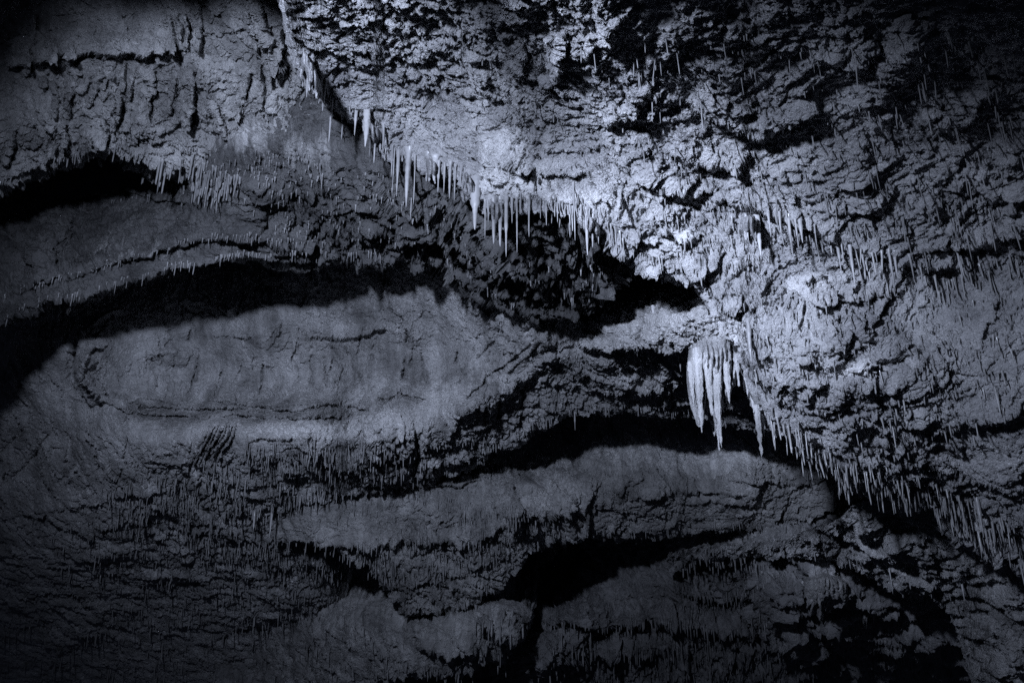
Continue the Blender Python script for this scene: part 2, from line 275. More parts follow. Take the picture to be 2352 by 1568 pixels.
A_str = [
    ('step', [(1150, 372), (1230, 384), (1330, 388), (1380, 400)], 40, .12), ('ridge', [(1000, 40), (1050, 160), (1085, 260), (1130, 330), (1190, 400)], 34, .16), ('ridge', [(1090, 100), (1120, 180), (1140, 230)], 16, .10),
    ('step', [(1450, 390), (1520, 420), (1600, 445), (1650, 440)], 34, .16), ('step', [(1520, 330), (1600, 372), (1690, 385), (1740, 350)], 50, .28), ('step', [(1560, 215), (1640, 260), (1740, 310), (1830, 270), (1900, 240)], 46, .26),
    ('step', [(1680, 465), (1740, 480), (1800, 492), (1880, 520), (1950, 555), (2060, 600), (2150, 610)], 44, .26, 1), ('step', [(2080, 575), (2200, 560), (2290, 540), (2400, 500)], 45, .25),
    ('step', [(1850, 480), (1930, 490), (2000, 470), (2050, 420)], 30, .16), ('ridge', [(1730, 440), (1800, 380), (1900, 350), (2000, 360)], 60, .14), ('step', [(1380, 285), (1430, 280), (1480, 220), (1490, 190)], 30, .18),
    ('ridge', [(1960, 270), (2030, 190), (2080, 110), (2110, 30)], 34, .22), ('ridge', [(1990, 380), (1965, 430), (2010, 450)], 20, .14), ('step', [(1240, 160), (1260, 190), (1290, 160), (1300, 60)], 28, .20),
    ('step', [(1160, 130), (1200, 160), (1215, 90)], 22, .14), ('step', [(1330, 130), (1400, 80), (1440, 20)], 26, .14), ('step', [(2070, 950), (2150, 980), (2230, 965), (2352, 955)], 34, .22), ('step', [(1990, 1010), (2080, 1050), (2180, 1070), (2270, 1100), (2352, 1140)], 38, .26),
    ('ridge', [(1900, 900), (1990, 870), (2080, 850), (2140, 790), (2110, 740)], 28, .16), ('step', [(1960, 860), (2010, 840), (2060, 810), (2090, 800)], 26, .16), ('ridge', [(1830, 800), (1900, 790), (1960, 760)], 30, .16), ('step', [(1800, 650), (1880, 700), (1980, 690), (2080, 650)], 36, .12),
    ('step', [(1570, 600), (1620, 640), (1660, 690), (1690, 720)], 24, .12), ('step', [(1440, 545), (1500, 560), (1540, 540), (1600, 560)], 22, .12), ('step', [(1770, 1000), (1870, 1020), (1990, 1050), (2060, 1110)], 26, .14),
    ('step', [(1250, 330), (1330, 345), (1390, 330)], 20, .08), ('fin', [(1700, 870), (1760, 920), (1790, 960)], 10, .08), ('step', [(2250, 780), (2280, 730), (2290, 690)], 18, .12), ('ridge', [(2200, 780), (2320, 750)], 40, .05),
    ('step', [(2100, 250), (2160, 300), (2230, 260), (2300, 180)], 40, .18), ('step', [(1900, 130), (1960, 150), (2020, 110)], 40, .2), ('step', [(2240, 420), (2290, 450), (2352, 430)], 30, .18)]
sheet('cave_ceiling', -300, 2640, [(-300, -520), (2640, -520)], A_lip, A_depth, A_par, A_str, M_rough, 'rough broken cave ceiling sweeping from upper centre down to the right edge', curl=1.0, curlpx=60, rag=11, seed=1, SK=.55, NK=.66, DG=.026)

B1_lip = [(-300, 520), (0, 430), (60, 400), (120, 378), (200, 350), (240, 342), (290, 355), (340, 375), (420, 400), (520, 420), (640, 380), (760, 330), (900, 200), (1200, 150)]
B1_depth = [(-300, -400, 6.0), (300, -400, 6.0), (900, -400, 6.2), (-250, 0, 6.7), (0, 0, 6.8), (300, 0, 6.7), (600, 0, 6.5), (900, 0, 6.6), (0, 120, 7.1), (300, 130, 7.0), (0, 300, 7.15), (250, 300, 7.2), (450, 200, 7.2), (600, 200, 7.2), (400, 330, 7.6), (500, 400, 8.1), (700, 330, 7.7), (-250, 450, 7.5), (100, 380, 7.6), (900, 200, 7.6), (1200, 100, 7)]
B1_par = [(50, 50, 0.026000000000000002, 0.028, 0, 0.027999999999999997), (250, 60, 0.026000000000000002, 0.028, 0, 0.020999999999999998), (60, 250, 0.026000000000000002, 0.033, 0.02, 0.0), (250, 200, 0.036, 0.028, 0.05, 0.0), (420, 100, 0.036, 0.028, 0.05, 0.0), (560, 100, 0.036, 0.038, 0.03, 0.0), (450, 280, 0.046, 0.048, 0.03, 0.0), (620, 250, 0.036, 0.048, 0.01, 0.0), (100, 360, 0.056, 0.068, 0.02, 0.0), (300, 340, 0.056, 0.068, 0.02, 0.0), (500, 380, 0.056, 0.068, 0.01, 0.0)]
B1_str = [('step', [(0, 150), (60, 152), (130, 130), (210, 120), (300, 125), (360, 118), (430, 110)], 34, .16), ('ridge', [(100, 300), (160, 230), (170, 180)], 16, .06)]
FR = random.Random(5)
more = [((x_, y_), (x_ + FR.uniform(-14, 14), y_ + FR.uniform(30, 90))) for x_, y_ in [(FR.uniform(60, 640), FR.choice([FR.uniform(125, 260), FR.uniform(0, 110) if FR.random() < .5 else FR.uniform(180, 300)])) for _ in range(26)]]
for (a, b) in more + [((140, 140), (128, 180)), ((178, 150), (150, 240)), ((205, 170), (178, 215)), ((235, 150), (200, 250)), ((262, 130), (240, 232)), ((285, 130), (268, 270)), ((305, 165), (290, 235)), ((325, 150), (352, 220)), ((400, 170), (385, 260)), ((385, 30), (395, 130)), ((452, 0), (456, 125)), ((560, 10), (590, 130)), ((590, 0), (610, 110)), ((480, 220), (520, 330)), ((590, 140), (600, 260)), ((600, 250), (640, 330)), ((440, 150), (430, 300)), ((30, 300), (10, 380)), ((640, 60), (640, 160)), ((130, 330), (100, 380))]:
    B1_str.append(('fin', [a, ((a[0] + b[0]) / 2 + 6, (a[1] + b[1]) / 2), b], 5.5, .06))
sheet('wall_left', -300, 1200, [(-300, -480), (1200, -480)], B1_lip, B1_depth, B1_par, B1_str, M_left, 'pale ribbed cave wall in the upper left corner above the dark hollow', curl=1.4, curlpx=90, rag=8, seed=2, SK=1.8, NK=1.2, CR=.05)

B_lip = [(-300, 850), (0, 745), (60, 705), (120, 690), (180, 680), (260, 655), (330, 635), (400, 615), (480, 600), (560, 588), (650, 592), (740, 585), (880, 586), (910, 570), (1000, 590), (1045, 620), (1085, 650), (1150, 690), (1225, 712), (1290, 696), (1350, 690), (1372, 650), (1440, 590), (1560, 560), (1750, 500)]
B_depth = [(-300, -100, 9.5), (500, -100, 8.0), (1200, -100, 7.0), (1750, -100, 7.0), (0, 350, 10.6), (220, 340, 11), (350, 420, 9.4), (0, 480, 9.4), (150, 540, 9.2), (-250, 600, 8.2), (0, 650, 8.1), (300, 470, 9.2), (300, 600, 8.5), (480, 380, 7.8), (500, 480, 7.9), (600, 570, 8.1), (640, 300, 7.5), (700, 350, 7.5), (750, 450, 7.8), (900, 380, 6.95), (860, 460, 7.6), (880, 560, 8.5), (1000, 450, 6.95), (1050, 570, 8.0), (1200, 520, 6.5), (1200, 600, 7.3), (1200, 690, 8.3), (1400, 560, 6.65), (1360, 670, 7.6), (1700, 450, 7.0), (1000, 200, 7.2)]
B_par = [(100, 450, 0.04, 0.032, 0.02, 0), (100, 650, 0.05, 0.071, 0, 0.02), (350, 520, 0.02, 0.013, 0.0, 0.05), (450, 440, 0.02, 0.019, 0.05, 0), (500, 550, 0.02, 0.019, 0, 0.05), (650, 400, 0.04, 0.058, 0, 0), (700, 500, 0.05, 0.071, 0, 0), (850, 420, 0.02, 0.038, 0, 0), (900, 540, 0.06, 0.084, 0, 0.0), (1050, 540, 0.05, 0.097, 0, 0), (1200, 620, 0.05, 0.084, 0, 0), (1350, 620, 0.06, 0.097, 0, 0), (300, 620, 0.03, 0.045, 0, 0.02)]
B_str = [('step', [(0, 690), (100, 650), (200, 625), (300, 600), (420, 560), (540, 545), (640, 560), (760, 560)], 24, .12), ('step', [(130, 470), (200, 455), (300, 440), (360, 460), (450, 470)], 22, .12), ('step', [(560, 420), (650, 440), (720, 450)], 18, .06), ('ridge', [(90, 620), (130, 520), (180, 480)], 22, .18), ('step', [(820, 520), (920, 510), (1020, 540), (1100, 560)], 20, .10), ('step', [(1080, 610), (1180, 600), (1290, 630), (1350, 610)], 22, .08), ('ridge', [(260, 490), (380, 520), (480, 500)], 16, .05), ('ridge', [(260, 520), (400, 550), (500, 520)], 14, .05)]
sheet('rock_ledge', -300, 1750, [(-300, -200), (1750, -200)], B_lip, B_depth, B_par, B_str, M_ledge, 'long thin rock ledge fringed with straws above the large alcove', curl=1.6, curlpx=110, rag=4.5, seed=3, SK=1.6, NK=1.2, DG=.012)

C_lip = [(-300, 1640), (0, 1640), (600, 1640), (700, 1640), (760, 1560), (800, 1300), (860, 1180), (905, 1122), (960, 1105), (1040, 1085), (1110, 1060), (1120, 1030), (1180, 1015), (1220, 985), (1290, 955), (1360, 940), (1450, 938), (1560, 944), (1640, 955), (1800, 990), (2000, 1000)]
C_depth = [(-300, 500, 9.2), (0, 700, 10.4), (300, 600, 11.2), (600, 560, 11.2), (900, 560, 9.9), (1200, 560, 9.3), (1450, 560, 9.5), (1800, 560, 9.0), (2000, 700, 9),
    (0, 850, 10.7), (170, 860, 10.4), (215, 850, 10.3), (350, 800, 10.9), (350, 880, 11.2), (600, 750, 10.8), (600, 820, 11.1), (600, 890, 11.5), (780, 700, 10.5), (900, 750, 10.5), (900, 830, 10.8), (1100, 690, 9.3), (1100, 750, 9.7), (1080, 820, 10.2), (1240, 730, 8.7), (230, 915, 10.7), (450, 920, 11.3), (750, 910, 11.2), (950, 880, 10.6), (1130, 850, 9.8), (1340, 715, 8.6), (1450, 700, 8.1), (1450, 620, 9.3), (1350, 600, 9.4), (1550, 690, 7.3), (1600, 700, 6.9), (1640, 780, 6.75),
    (250, 955, 10.3), (330, 978, 10.15), (500, 972, 10.0), (700, 965, 9.85), (900, 930, 9.75), (1030, 900, 9.8), (400, 1005, 10.05), (550, 1012, 9.9), (700, 1012, 9.75), (880, 1000, 9.6), (1000, 960, 9.6), (1100, 920, 9.6), (1290, 790, 8.95), (1400, 800, 8.5), (1500, 800, 8.1), (1570, 790, 7.4), (1300, 860, 9.6), (1450, 860, 9.1), (1620, 870, 8.7), (1100, 1020, 10.6), (1400, 935, 10.4), (1600, 940, 10.3),
    (100, 1050, 11.6), (450, 1090, 11.0), (700, 1100, 11.0), (900, 1090, 11.1), (200, 1180, 12.2), (500, 1200, 12.3), (750, 1200, 12.2), (100, 1350, 15.5), (500, 1350, 15.5), (700, 1300, 14), (100, 1560, 22), (600, 1560, 21), (2000, 950, 10.2), (-300, 1000, 13.6), (-300, 1600, 20)]
C_par = [(100, 750, 0.02, 0.008, 0, 0), (60, 900, 0.02, 0.008, 0.02, 0), (400, 820, 0.01, 0.008, 0.005, 0), (700, 820, 0.009, 0.008, 0.005, 0), (1000, 760, 0.01, 0.008, 0.004, 0), (600, 950, 0.014, 0.008, 0.0, 0), (350, 930, 0.014, 0.008, 0, 0), (950, 900, 0.01, 0.008, 0.01, 0), (1150, 900, 0.02, 0.014, 0.01, 0), (1150, 1000, 0.03, 0.023, 0, 0), (1400, 740, 0.03, 0.018, 0.01, 0), (1600, 720, 0.03, 0.02, 0.01, 0), (1450, 880, 0.03, 0.02, 0.01, 0), (250, 1050, 0.012, 0.008, 0.012, 0), (100, 1050, 0.012, 0.008, 0.012, 0), (700, 1060, 0.012, 0.014, 0.02, 0), (950, 1050, 0.03, 0.028, 0.01, 0), (500, 1150, 0.03, 0.023, 0.01, 0.0), (200, 1250, 0.03, 0.014, 0, 0.01), (700, 1200, 0.03, 0.028, 0, 0.01), (500, 1400, 0.03, 0.014, 0, 0.015), (200, 1450, 0.03, 0.008, 0.02, 0.01)]
C_str = [('step', [(192, 880), (225, 915), (290, 940), (380, 955), (480, 958), (580, 952), (680, 962), (780, 955)], 20, .10, 1), ('step', [(300, 905), (380, 925), (460, 936), (560, 938)], 14, .06), ('step', [(560, 925), (640, 935), (720, 925)], 12, .05), ('step', [(255, 790), (215, 805), (188, 850), (190, 885)], 14, -.12), 
    # rim of the alcove: a long lip that starts left at (190,860), dips and runs right
    ('ridge', [(260, 780), (210, 800), (190, 860), (215, 900), (260, 935), (330, 962)], 20, .18), ('drop', [(205, 885), (250, 912), (310, 932), (400, 940), (500, 938), (600, 946), (700, 940)], 18, .10), ('drop', [(240, 925), (330, 955), (420, 957), (520, 950), (640, 962)], 8, .05), ('ridge', [(380, 915), (460, 930), (560, 932), (700, 925), (800, 932)], 9, .05), ('drop', [(640, 965), (740, 960), (860, 945)], 10, .05), ('ridge', [(205, 800), (190, 850), (205, 890), (240, 915)], 14, .22), ('drop', [(170, 800), (172, 860), (190, 900)], 16, .2), 
    ('ridge', [(300, 862), (400, 885), (470, 895), (540, 905), (620, 895)], 24, .12), ('drop', [(450, 915), (560, 930), (680, 945), (740, 930), (830, 920)], 14, .10), ('ridge', [(320, 820), (390, 808), (430, 815), (420, 830), (360, 828)], 12, .10),
    ('ridge', [(512, 845), (500, 890), (490, 920)], 4.8, -0.108), ('ridge', [(605, 830), (600, 890), (590, 935)], 3.6, -0.081), ('ridge', [(560, 820), (545, 880)], 3.0, -0.054), ('step', [(700, 770), (780, 778), (850, 770), (890, 740)], 22, .12), ('step', [(480, 770), (560, 774), (590, 768)], 16, .06),
    ('ridge', [(880, 640), (905, 700), (950, 760), (960, 800)], 12, .08), ('ridge', [(1080, 690), (1140, 750), (1180, 790)], 9, .06), ('ridge', [(1240, 740), (1250, 785), (1200, 830), (1150, 880), (1090, 930), (1020, 960)], 16, .20), ('ridge', [(1285, 800), (1220, 850), (1160, 895), (1090, 950)], 12, .15), ('drop', [(1060, 930), (1120, 870), (1190, 810), (1235, 770)], 9, .10), ('ridge', [(1130, 700), (1150, 740), (1110, 800), (1060, 860), (1000, 905)], 8, .07), ('drop', [(1160, 860), (1220, 810), (1250, 780)], 12, .08),
    ('ridge', [(965, 800), (975, 850), (985, 890)], 3.6, -0.072), ('ridge', [(820, 850), (845, 900)], 3.0, -0.054), ('ridge', [(780, 860), (775, 920)], 3.0, -0.045), ('ridge', [(745, 820), (750, 880)], 3.6, -0.054), ('drop', [(735, 925), (790, 930), (850, 945)], 12, .14), ('drop', [(860, 915), (930, 905), (1000, 925)], 12, .1),
    ('drop', [(1340, 660), (1350, 700), (1385, 730)], 30, .25), ('step', [(1240, 700), (1320, 720), (1360, 700)], 20, .14), ('ridge', [(1390, 740), (1450, 760), (1560, 740), (1640, 720)], 30, .12), ('step', [(1310, 790), (1400, 800), (1480, 790), (1560, 800), (1620, 790)], 22, .16), ('ridge', [(1290, 800), (1330, 850), (1400, 880)], 10, .12),
    ('step', [(850, 1110), (900, 1090), (960, 1075), (1050, 1060), (1100, 1035)], 20, .14), ('drop', [(640, 1170), (740, 1150), (840, 1130)], 12, .12), ('drop', [(640, 1180), (655, 1225), (720, 1240), (800, 1256), (900, 1280)], 18, .24, 1),
    ('ridge', [(700, 990), (712, 1040), (718, 1085)], 14, .16), ('step', [(560, 1010), (650, 1005), (680, 1010)], 14, .08), ('ridge', [(850, 960), (855, 1020), (860, 1060)], 22, .10), ('ridge', [(955, 985), (960, 1040), (950, 1110)], 4.8, -0.126), ('ridge', [(155, 985), (160, 1050), (145, 1110)], 6.0, -0.090), ('ridge', [(120, 980), (80, 1050), (0, 1120)], 5.4, -0.090), ('ridge', [(60, 980), (0, 1040)], 5.4, -0.072),
    ('step', [(0, 1190), (90, 1180), (200, 1160), (340, 1130), (400, 1120)], 30, .07), ('step', [(180, 1240), (260, 1205), (350, 1180), (430, 1172)], 36, .14), ('ridge', [(150, 1290), (250, 1265), (360, 1260), (450, 1285)], 16, .16), ('ridge', [(330, 1330), (400, 1315), (470, 1325), (480, 1345), (420, 1352)], 14, .16), ('step', [(560, 1330), (620, 1310), (680, 1290)], 24, .12), ('step', [(330, 1430), (420, 1440), (500, 1415)], 24, .1), ('drop', [(480, 1460), (560, 1440), (650, 1430)], 18, .2), ('ridge', [(560, 1400), (640, 1370), (740, 1380)], 30, .25), ('ridge', [(100, 1500), (180, 1450), (240, 1380)], 40, .25)]
GR = random.Random(9)
for k in range(60):
    gx, gy = (GR.uniform(300, 1150), GR.uniform(730, 930)) if k < 34 else (GR.uniform(0, 900), GR.uniform(985, 1090))
    gl = GR.uniform(22, 85); sl = GR.uniform(-.25, .15); C_str.append(('ridge', [(gx, gy), (gx + sl * gl * .5 + GR.uniform(-3, 3), gy + gl * .5), (gx + sl * gl, gy + gl)], GR.uniform(2.4, 4.5), GR.choice([-1, -1, 1]) * GR.uniform(.035, .09)))
for k, (ox, oy, q) in enumerate([(0, 0, 1), (11, 6, .9), (19, -4, 1.05), (31, 4, .95), (38, -2, .7), (52, 2, .8)]):
    C_str.append(('ridge', [(488 + ox, 964 + oy), (474 + ox, 1000), (458 + ox * .9, 1030), (455 + ox - 24 * q, 1030 + 55 * q)], 3.2, -.10)); C_str.append(('ridge', [(493 + ox, 964 + oy), (480 + ox, 1000), (464 + ox * .9, 1030), (461 + ox - 24 * q, 1030 + 52 * q)], 2.6, .07))

sheet('wall', -300, 2000, [(-300, 420), (2000, 420)], C_lip, C_depth, C_par, C_str, M_wall, 'smooth pale alcove wall under the long ledge, falling into the dark lower left', curl=1.6, curlpx=70, rag=8, seed=4, SK=2.0, NK=2.0, CR=.075)

D_lip = [(400, 1300), (640, 1235), (760, 1250), (860, 1300), (940, 1400), (1050, 1390), (1100, 1370), (1150, 1330), (1200, 1270), (1250, 1238), (1330, 1222), (1450, 1226), (1600, 1218), (1700, 1208), (1800, 1212), (1870, 1185), (1950, 1150), (2050, 1110), (2200, 1080)]
D_depth = [(400, 1200, 14.5), (400, 1320, 15.5), (560, 1230, 13.2), (400, 900, 13.68), (900, 900, 13.68), (1400, 850, 13.91), (2200, 850, 12.54), (700, 1150, 11.74), (700, 1230, 11.97), (900, 1130, 11.86), (1000, 1130, 11.63), (1100, 1080, 12.31), (1300, 1020, 14.0), (1600, 980, 14.2), (1800, 1000, 13.0), (1100, 1150, 11.51), (1200, 1170, 11.29), (1350, 1120, 11.86), (1500, 1110, 12.08), (1700, 1100, 12.2), (1850, 1080, 13.0), (1400, 1205, 13.0), (1600, 1200, 13.3), (1800, 1190, 13.6), (1950, 1140, 13.0), (1000, 1250, 12.31), (1200, 1250, 12.08), (900, 1350, 13.22), (1080, 1350, 13.0), (2200, 1080, 11.63)]
D_par = [(600, 1200, 0.033, 0.022, 0.028, 0), (700, 1180, 0.022, 0.012, 0.028, 0), (900, 1180, 0.033, 0.022, 0.028, 0), (1100, 1130, 0.044, 0.022, 0.038, 0.02), (1200, 1130, 0.055, 0.012, 0.058, 0), (1300, 1140, 0.033, 0.012, 0.048, 0), (1500, 1080, 0.033, 0.012, 0.038, 0), (1700, 1060, 0.033, 0.012, 0.018, 0.02), (1600, 1160, 0.022, 0.012, 0.008, 0.03), (1850, 1130, 0.022, 0.022, 0.008, 0.03), (1100, 1230, 0.055, 0.042, 0.008, 0.02), (950, 1300, 0.055, 0.042, 0.008, 0.02), (1500, 1210, 0.044, 0.042, 0.008, 0.02)]
D_str = [('ridge', [(1090, 1100), (1150, 1130), (1180, 1190)], 24, .2), ('step', [(960, 1120), (1050, 1115), (1130, 1095)], 20, .16), ('step', [(1170, 1200), (1230, 1190), (1290, 1180), (1320, 1140)], 40, .3), ('ridge', [(1410, 1130), (1440, 1100), (1480, 1090)], 8, .1), ('step', [(1450, 1140), (1560, 1130), (1690, 1130), (1760, 1140)], 20, .14), ('step', [(1660, 1100), (1760, 1110), (1850, 1110), (1900, 1090)], 24, .14), ('step', [(1560, 1160), (1650, 1150), (1760, 1160)], 16, .08), ('fin', [(900, 1120), (890, 1170)], 6, .08), ('step', [(700, 1250), (850, 1255), (1000, 1240), (1120, 1225), (1220, 1190)], 26, .2)]
sheet('wall_middle', 400, 2200, [(400, 850), (2200, 850)], D_lip, D_depth, D_par, D_str, M_pale, 'pale low wall with flowstone folds below the second alcove', curl=1.5, curlpx=60, rag=7, seed=5, SK=1.5, NK=1.5, CR=.06)

G_lip = [(1540, 1290), (1600, 1268), (1700, 1258), (1800, 1262), (1900, 1275), (1980, 1298), (2060, 1330), (2120, 1350), (2180, 1372), (2215, 1420), (2238, 1490), (2258, 1570), (2290, 1680), (2640, 1700)]
G_depth = [(1540, 1260, 14.5), (1700, 1255, 12.6), (1830, 1232, 10.6), (1950, 1185, 8.3), (2050, 1160, 7.95), (2352, 1250, 7.7), (2100, 1260, 8.5), (2352, 1330, 8.1), (2250, 1390, 9.2), (2060, 1330, 9.6), (1900, 1275, 10.6), (2300, 1500, 9.6), (2600, 1600, 9.2), (2640, 1000, 7.6)]
G_par = [(1700, 1255, .06, .03, .03, 0), (2000, 1230, .03, .01, 0, .05), (2150, 1300, .05, .01, .0, .05), (2300, 1350, .06, 0, .02, .02), (2300, 1500, .06, 0, .03, 0)]
sheet('rock_slope', 1540, 2640, [(1540, 1262), (1640, 1248), (1740, 1250), (1820, 1228), (1900, 1200), (1950, 1172), (2020, 1140), (2080, 1100), (2640, 1050)], G_lip, G_depth, G_par, [('ridge', [(1830, 1235), (1880, 1235)], 24, .2), ('ridge', [(1950, 1190), (2050, 1240), (2150, 1300)], 30, .15)], M_wall, 'dim sloping rock face at the lower right under the hanging fringe', curl=1.6, curlpx=60, rag=7, seed=6, SK=2, NK=2)

E_lip = [(-300, 1600), (700, 1600), (900, 1560), (940, 1525), (1010, 1542), (1080, 1530), (1130, 1510), (1170, 1500), (1195, 1470), (1214, 1420), (1220, 1380), (1240, 1300), (1300, 1250)]
E_depth = [(-300, 1200, 22), (500, 1200, 20), (1300, 1200, 16.5), (300, 1450, 24), (900, 1390, 14.6), (1050, 1330, 17), (1140, 1320, 18.5), (1210, 1320, 19.5), (1050, 1410, 13.7), (1150, 1392, 13.2), (1205, 1420, 13.3), (1000, 1480, 13.9), (1120, 1490, 13.8), (760, 1450, 15.8), (700, 1560, 18), (-300, 1560, 28)]
E_par = [(900, 1430, .06, .01, .02, 0), (1100, 1400, .02, 0, .07, 0), (1190, 1420, .02, 0, .07, 0), (1050, 1500, .04, .02, .04, 0), (500, 1500, .05, 0, .04, 0)]
sheet('rock_knoll', -300, 1300, [(-300, 1150), (1300, 1150)], E_lip, E_depth, E_par, [('step', [(1090, 1430), (1120, 1460), (1180, 1470), (1210, 1440)], 40, .3), ('step', [(940, 1470), (1040, 1500), (1120, 1480)], 30, .3)], M_left, 'dark bulging rock mass at bottom centre beside the black pit', curl=2.0, curlpx=50, rag=6, seed=7, SK=2, NK=2)

F_depth = [(600, 1100, 22), (1200, 1150, 22), (1800, 1150, 17), (2640, 1150, 15), (1150, 1350, 22), (1260, 1340, 23), (1320, 1410, 16.0), (1210, 1470, 16), (1240, 1530, 14.5), (1420, 1300, 17.2), (1400, 1350, 16.3), (1600, 1290, 15.8), (1400, 1400, 16.5), (1700, 1340, 15.8), (1780, 1320, 12.9), (1900, 1345, 11.5), (1900, 1420, 13.2), (2080, 1400, 11.8), (2060, 1480, 14), (2200, 1500, 13.5), (1500, 1450, 16.5), (1700, 1430, 16), (1850, 1480, 15.5), (1300, 1560, 18), (1600, 1560, 17.5), (2100, 1560, 18), (2640, 1560, 17), (600, 1560, 20), (1400, 1700, 18), (900, 1560, 20), (1160, 1540, 20)]
F_par = [(1300, 1420, .1, .03, .06, .03), (1500, 1320, .1, .07, .06, 0), (1500, 1450, .08, .0, .12, .04), (1700, 1500, .12, .03, .12, 0), (1850, 1420, .12, .02, .05, .1), (2050, 1450, .1, 0, 0, .12), (2100, 1540, .1, 0, .03, .05), (1200, 1540, .08, .05, .05, 0)]
F_str = [('step', [(1210, 1430), (1350, 1440), (1480, 1425), (1560, 1430), (1650, 1450), (1760, 1440)], 34, .5), ('step', [(1560, 1350), (1640, 1380), (1700, 1370), (1780, 1330)], 30, .4), ('step', [(1300, 1500), (1420, 1500), (1560, 1490)], 30, .4), ('ridge', [(1790, 1330), (1800, 1400), (1840, 1460), (1880, 1540)], 34, .6), ('step', [(1840, 1290), (1900, 1370), (1950, 1380)], 24, .4), ('step', [(1850, 1440), (1950, 1420), (2080, 1410)], 18, .25), ('ridge', [(1640, 1350), (1700, 1300), (1780, 1300)], 30, .4)]
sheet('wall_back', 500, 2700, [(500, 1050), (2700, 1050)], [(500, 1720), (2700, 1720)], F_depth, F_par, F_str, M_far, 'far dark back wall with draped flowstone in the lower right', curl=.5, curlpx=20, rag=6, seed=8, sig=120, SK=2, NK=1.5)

# ================================================================== dripstone
rng = random.Random(11)
def spike(profile, sides=7, rings=9, seed=0, wob=.10, flute=0.0, flutes=5, ell=1.0, bend=.03):
    """unit spike: hangs from z=0 to z=-1, radius 1 at the root; profile(t) gives the radius"""
    r = random.Random(seed); V = []; ph = r.random() * 9
    bx, by = r.uniform(-1, 1) * bend, r.uniform(-1, 1) * bend
    for k in range(rings):
        t = k / (rings - 1); rad = profile(t) * (1 + wob * (r.random() - .5) * 2)
        for q in range(sides):
            a = 2 * math.pi * q / sides; f = 1 + flute * math.sin(flutes * a + ph + t * 1.1) * (1 - t * .6) + wob * .6 * (r.random() - .5)
            V.append((rad * f * math.cos(a) * ell + bx * math.sin(t * 2.4) * 8, rad * f * math.sin(a) + by * math.sin(t * 2.1) * 8, -t))
    F = []
    for k in range(rings - 1):
        for q in range(sides):
            a = k * sides + q; b = k * sides + (q + 1) % sides; F.append((a, a + sides, b + sides, b))
    V.append((V[-1][0] * .2, V[-1][1] * .2, -1.008)); n = len(V) - 1; base = (rings - 1) * sides
    for q in range(sides): F.append((base + q, n, n, base + (q + 1) % sides))
    return np.array(V, float), F
def clean(F): return [tuple(dict.fromkeys(f)) for f in F]
def mesh_from(name, V, F, mat):
    me = bpy.data.meshes.new(name); me.from_pydata([tuple(v) for v in V], [], clean(F)); me.polygons.foreach_set('use_smooth', [True] * len(me.polygons)); me.materials.append(mat); me.update(); return me
def lin(pts): return lambda t: float(np.interp(t, [p[0] for p in pts], [p[1] for p in pts]))
STRAW = [spike(lin([(0, 1.6), (.08, 1.05), (.5, .85), (.85, .75), (.96, .8), (1, .35)]), 6, 7, 100 + k, .16, bend=.05) for k in range(6)] + \
        [spike(lin([(0, 1.9), (.15, 1.2), (.5, .8), (.9, .45), (1, .12)]), 6, 7, 200 + k, .2, bend=.06) for k in range(6)]
STRAW_ME = [mesh_from('soda_straw', V, F, M_straw) for V, F in STRAW]; STRAW_DK = [mesh_from('soda_straw', V, F, M_dkcalc) for V, F in STRAW]
ROOT = {}
def root_at(x, y, off=0.0):
    d = hit(x, y)
    return None if d is None else (P3(x, y, d - off), d)
def img(p):
    r = np.asarray(p) - CAM; d = r @ FV; return CX + FPX * (r @ RV) / d, CY - FPX * (r @ UV) / d
def seen(p, slack=.12):
    x, y = img(p); d = (np.asarray(p) - CAM) @ FV
    if not (0 < x < 2352 and 0 < y < 1568): return False
    h = hit(x, y); return h is None or h > d - slack

